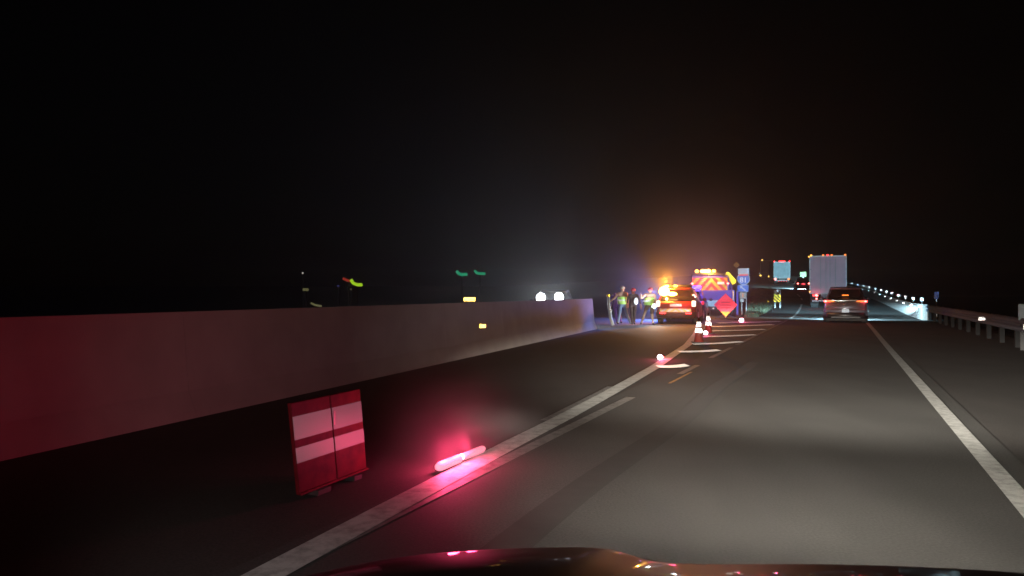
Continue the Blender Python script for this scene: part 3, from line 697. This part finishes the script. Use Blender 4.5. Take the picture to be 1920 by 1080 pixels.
# ------------------------------------------------------------------ people
def person(loc, rz, label, J, mats, headcol, cap=None, vest=None, extras=()):
    """J: joint name -> (x, y, z); x to the right, y away"""
    t = thing('person', loc, rz, label, 'person')
    names = ['pelvis', 'waist', 'chest', 'neck', 'head', 'crown', 'lsh', 'lel', 'lwr', 'lhand', 'rsh', 'rel', 'rwr', 'rhand', 'lhip', 'lkn', 'lan', 'ltoe', 'rhip', 'rkn', 'ran', 'rtoe']
    rad = dict(pelvis=.15, waist=.135, chest=.165, neck=.055, head=.088, crown=.075, lsh=.075, lel=.05, lwr=.034, lhand=.036, rsh=.075, rel=.05, rwr=.034, rhand=.036,
               lhip=.10, lkn=.07, lan=.05, ltoe=.04, rhip=.10, rkn=.07, ran=.05, rtoe=.04)
    edges = [('pelvis', 'waist'), ('waist', 'chest'), ('chest', 'neck'), ('neck', 'head'), ('head', 'crown'), ('chest', 'lsh'), ('lsh', 'lel'), ('lel', 'lwr'), ('lwr', 'lhand'), ('chest', 'rsh'), ('rsh', 'rel'), ('rel', 'rwr'), ('rwr', 'rhand'),
             ('pelvis', 'lhip'), ('lhip', 'lkn'), ('lkn', 'lan'), ('lan', 'ltoe'), ('pelvis', 'rhip'), ('rhip', 'rkn'), ('rkn', 'ran'), ('ran', 'rtoe')]
    me = bpy.data.meshes.new('tmp'); me.from_pydata([J[n] for n in names], [(names.index(a), names.index(b)) for a, b in edges], [])
    o = bpy.data.objects.new('tmp', me); C.objects.link(o)
    sk = o.modifiers.new('s', 'SKIN'); sk.use_smooth_shade = True
    for i, n in enumerate(names):
        v = me.skin_vertices[0].data[i]; v.radius = (rad[n], rad[n] * (.78 if n in ('pelvis', 'waist', 'chest') else 1)); v.use_root = (i == 0)
    ss = o.modifiers.new('u', 'SUBSURF'); ss.levels = ss.render_levels = 2
    dg = bpy.context.evaluated_depsgraph_get(); dg.update()
    m2 = bpy.data.meshes.new_from_object(o.evaluated_get(dg)); bpy.data.objects.remove(o)
    m2.materials.clear()
    for m in mats: m2.materials.append(m)     # skin, top, trousers, shoe
    js = {n: Vector(J[n]) for n in names}
    zone = dict(head=0, crown=0, neck=0, lhand=0, rhand=0, lwr=0, rwr=0, lkn=2, rkn=2, lhip=2, rhip=2, pelvis=2, lan=2, ran=2, ltoe=3, rtoe=3)
    for p in m2.polygons:
        c = p.center; n = min(names, key=lambda q: (js[q] - c).length - rad[q] * .6); p.material_index = zone.get(n, 1); p.use_smooth = True
    m2.name = 'body'; b_ = bpy.data.objects.new('body', m2); C.objects.link(b_); b_.parent = t
    hd = js['head']
    for s in ('l', 'r'):
        hp, wr = js[s + 'hand'], js[s + 'wr']; d = (hp - wr).normalized(); side = d.cross(Vector((0, 1, 0))).normalized()
        for k in range(4):
            q = hp + side * (.024 * (k - 1.5)); ln = (.055, .07, .075, .06)[k]
            link('finger', tube([q, q + d * ln * .6, q + d * ln + Vector((0, -.012, 0))], .010, 6, .007), M['skin'], t, True)
        link('thumb', tube([wr + side * .03, wr + side * .055 + d * .05], .012, 6, .009), M['skin'], t, True)
    for s in (-1, 1): link('ear', ball((hd.x + s * .085, hd.y, hd.z + .02), .012, .02, .03, 8), M['skin'], t, True)
    link('nose', ball((hd.x, hd.y + .095, hd.z), .014, .018, .02, 8), M['skin'], t, True)
    if cap:
        link('cap', loft([[(hd.x + math.cos(a) * r, hd.y + math.sin(a) * r * 1.1, hd.z + z) for a in [2 * math.pi * k / 14 for k in range(14)]] for z, r in ((.03, .112), (.09, .108), (.14, .08), (.165, .03))]), cap, t, True)
        link('cap_peak', B(hd.x - .08, hd.x + .08, hd.y + .08, hd.y + .19, hd.z + .035, hd.z + .05), cap, t)
    if vest:
        z0, z1 = js['pelvis'].z - .02, vest[1]; c0, c1 = js['pelvis'], js['chest']
        secs = []
        for k in range(5):
            u = k / 4; z = z0 + (z1 - z0) * u; c = c0.lerp(c1, (z - c0.z) / (c1.z - c0.z)); r = .215 + .01 * math.sin(u * 3)
            secs.append([(c.x + math.cos(a) * r, c.y + math.sin(a) * r * .82, z) for a in [2 * math.pi * q / 18 for q in range(18)]])
        v_ = link('vest', loft(secs, False), vest[0], t, True)
        link('vest_band', loft([[(js['waist'].x + math.cos(a) * .232, js['waist'].y + math.sin(a) * .19, z) for a in [2 * math.pi * q / 18 for q in range(18)]] for z in (js['waist'].z - .02, js['waist'].z + .04)], False), M['palepatch'], v_, True)
    return t
def joints(**kw):
    J = dict(pelvis=(0, 0, .93), waist=(0, 0, 1.08), chest=(0, 0, 1.30), neck=(0, 0, 1.47), head=(0, .02, 1.58), crown=(0, .02, 1.68),
             lsh=(-.19, 0, 1.38), lel=(-.25, -.02, 1.10), lwr=(-.25, .08, .87), lhand=(-.25, .10, .80), rsh=(.19, 0, 1.38), rel=(.25, -.02, 1.10), rwr=(.25, .08, .87), rhand=(.25, .10, .80),
             lhip=(-.10, 0, .86), lkn=(-.12, .03, .48), lan=(-.13, -.02, .09), ltoe=(-.14, .13, .04), rhip=(.10, 0, .86), rkn=(.12, .03, .48), ran=(.13, -.02, .09), rtoe=(.14, .13, .04))
    J.update(kw); return J
p1 = person(at(1167, 33.6, 0), 0, 'person in peach shirt, lime vest, pale cap and jeans reaching toward the leaning white post',
       joints(lel=(-.36, 0, 1.18), lwr=(-.52, .02, 1.06), lhand=(-.58, .02, 1.02), lan=(-.20, -.02, .09), ltoe=(-.22, -.15, .04), rkn=(.20, .02, .48), ran=(.34, 0, .09), rtoe=(.40, .12, .04)),
       [M['skin'], M['shirt'], M['jeans'], M['shoe']], None, M['greycap'], (M['vest'], 1.24))
p2 = person(at(1187, 33.4, 0), 0, 'person in dark clothes with bright pink cap standing between two workers in lime vests',
       joints(chest=(0, 0, 1.24), neck=(0, 0, 1.38), head=(.01, .02, 1.48), crown=(.01, .02, 1.57), waist=(0, 0, 1.05), lsh=(-.17, 0, 1.30), rsh=(.19, 0, 1.30), rel=(.30, -.02, 1.05), rwr=(.33, -.06, .82), rhand=(.34, -.06, .75),
              lkn=(-.06, .03, .48), lan=(-.05, 0, .09), ltoe=(-.06, -.14, .04), rkn=(.06, .03, .48), ran=(.05, 0, .09), rtoe=(.05, -.14, .04)),
       [M['skin'], M['darkcloth'], M['darkcloth'], M['shoe']], None, M['pinkcap'])
link('chest_patch', ball((.10, -.15, 1.05), .10, .03, .16), M['palepatch'], p2, True)
p3 = person(at(1218, 33.2, 0), 0, 'person in lime vest with pink cap holding a bright torch beside the red SUV',
       joints(chest=(.0, 0, 1.24), neck=(.02, 0, 1.40), head=(.03, .02, 1.50), crown=(.03, .02, 1.60), waist=(-.05, 0, 1.04), pelvis=(-.04, 0, .90), lel=(-.38, -.05, 1.16), lwr=(-.40, -.1, 1.32), lhand=(-.40, -.1, 1.38), rel=(.26, -.08, 1.06), rwr=(.12, -.26, .90), rhand=(.10, -.30, .86),
              lkn=(-.22, .02, .50), lan=(-.34, .08, .12), ltoe=(-.40, -.04, .04), rkn=(.10, -.02, .48), ran=(.14, -.02, .09), rtoe=(.15, -.14, .04)),
       [M['skin'], M['shirt'], M['tan'], M['shoe']], None, M['pinkcap'], (M['vest'], 1.2))
t = thing('torch', at(1218, 33.2, 0) + Vector((.10, -.35, .84)), 0, 'bright white torch held by the worker beside the red SUV', 'torch')
link('barrel', tube([(0, .0, 0), (0, -.14, 0)], .022, 8), M['dark'], t); link('lens', ball((0, -.16, 0), .085, .03, .085), M['e_flash'], t, True)
lamp('torch_glow', 'POINT', (0, -.26, 0), (.8, .95, 1), 150, t, .03)
p4 = person(at(1155, 34.6, 0), 0, 'person in violet-blue clothes half hidden behind the worker in jeans',
       joints(chest=(-.02, 0, 1.2), neck=(-.03, .04, 1.3), head=(-.04, .1, 1.34), crown=(-.05, .12, 1.42), lsh=(-.19, 0, 1.24), rsh=(.15, 0, 1.24), waist=(0, 0, 1.05), lel=(-.24, 0, 1.0), rel=(.24, 0, 1.0), lkn=(-.02, 0, .48), lan=(.04, 0, .09), ltoe=(.03, -.14, .04), rkn=(.16, 0, .48), ran=(.22, 0, .09), rtoe=(.24, -.14, .04)),
       [M['purple'], M['purple'], M['purple'], M['shoe']], None)
lamp('road_wash', 'POINT', (0, 0, 0), (0, 0, 1), 0) if False else None

# ------------------------------------------------------------------ distant lights beyond the barrier
def farlight(px, py, y, pts, m, r, label, cat='light', name='distant_lamp'):
    base = at(px, y, -1.5); t = thing(name, base, 0, label, cat)
    zc = zpix(py, y) + 1.5; k = y / F
    link('lens', tube([((a) * k, 0, zc - b * k) for a, b in pts], r * k, 8), m, t, True)
    link('pole', B(-.06, .06, .3, .42, 0, zc), M['dark'], t)
    return t
farlight(866, 513, 120, [(-10, -5), (-6, 0), (0, 2), (10, 1)], M['e_far_green'], 3.0, 'green lamp, first of the distant green pair over the barrier', name='signal_lamp')
farlight(900, 512, 120, [(-10, -5), (-6, 0), (0, 1), (10, 1)], M['e_far_green'], 2.6, 'green lamp, the one of the distant pair closer to the oncoming headlights', name='signal_lamp')
farlight(670, 533, 110, [(-12, -9), (-8, -2), (0, 1), (9, 1)], M['e_far_lime'], 3.0, 'curved lime green lamp far off over the concrete barrier', name='signal_lamp')
farlight(652, 526, 112, [(-9, -4), (0, 0), (6, 1)], M['e_far_red'], 2.4, 'dull red lamp just above the curved lime green one', name='signal_lamp')
farlight(573, 543, 100, [(-5, 0), (5, 0)], M['e_far_dim'], 2.6, 'dim yellowish lamp short and level, far off over the barrier')
farlight(567, 512, 100, [(0, -1), (1, 1)], M['e_far_white'], 1.4, 'tiny white lamp, the highest of the distant lights')
farlight(658, 542, 100, [(0, -1), (0, 1)], M['e_far_dim'], 2, 'tiny pale lamp below the lime green one')
farlight(634, 536, 100, [(0, -1), (0, 1)], M['e_far_blue'], 2.2, 'tiny blue lamp among the distant lights')
farlight(595, 573, 60, [(-12, -5), (-4, -1), (8, 1)], M['e_far_dim'], 2.0, 'dim slanting lamp just above the top of the concrete barrier')

# ------------------------------------------------------------------ air volumes added to give the lamps a glow
def vol(name, bm, dens, g, col, soft=None):
    o = link(name, bm, None); o.data.materials.clear()
    m = bpy.data.materials.new(name + '_air'); m.use_nodes = True; nt = m.node_tree
    nt.nodes.remove(nt.nodes['Principled BSDF'])
    pv = nt.nodes.new('ShaderNodeVolumePrincipled'); pv.inputs['Color'].default_value = (*col, 1)
    pv.inputs['Density'].default_value = dens; pv.inputs['Anisotropy'].default_value = g
    if soft:
        tc = nt.nodes.new('ShaderNodeTexCoord')
        ln = nt.nodes.new('ShaderNodeVectorMath'); ln.operation = 'LENGTH'; nt.links.new(tc.outputs['Object'], ln.inputs[0])
        mr = nt.nodes.new('ShaderNodeMapRange'); mr.interpolation_type = 'SMOOTHERSTEP'
        mr.inputs[1].default_value = 1; mr.inputs[2].default_value = 0; mr.inputs[3].default_value = 0; mr.inputs[4].default_value = 1
        nt.links.new(ln.outputs['Value'], mr.inputs[0])
        nz = nt.nodes.new('ShaderNodeTexNoise'); nz.inputs['Scale'].default_value = 2.2; nt.links.new(tc.outputs['Object'], nz.inputs['Vector'])
        a = nt.nodes.new('ShaderNodeMath'); a.operation = 'MULTIPLY'; nt.links.new(mr.outputs[0], a.inputs[0])
        b = nt.nodes.new('ShaderNodeMapRange'); b.inputs[1].default_value = .3; b.inputs[2].default_value = .7; b.inputs[3].default_value = 1 - soft; b.inputs[4].default_value = 1 + soft
        nt.links.new(nz.outputs['Fac'], b.inputs[0]); nt.links.new(b.outputs[0], a.inputs[1])
        c = nt.nodes.new('ShaderNodeMath'); c.operation = 'MULTIPLY'; c.inputs[1].default_value = dens; nt.links.new(a.outputs[0], c.inputs[0])
        nt.links.new(c.outputs[0], pv.inputs['Density'])
    nt.links.new(pv.outputs[0], nt.nodes['Material Output'].inputs['Volume'])
    o.data.materials.append(m); o['kind'] = 'stuff'; return o
def glow_volume(loc, r, dens, g=.3):
    o = vol('glow_volume', ball((0, 0, 0), 1, 1, 1, 20), dens, g, (.95, .93, .92), .5); o.location = loc; o.scale = r
glow_volume((mid.x - .05, mid.y, .25), (1.0, 1.0, .85), .10, .5)  # added volume that gives the near flare its halo
glow_volume((8.9, 35.5, 2.6), (6, 4.5, 6.5), .020, .5)  # added volume that spreads the amber lamps' glow
vol('haze', B(-420, 420, -45, 400, -9.5, 14), .0012, .75, (.9, .88, .85))
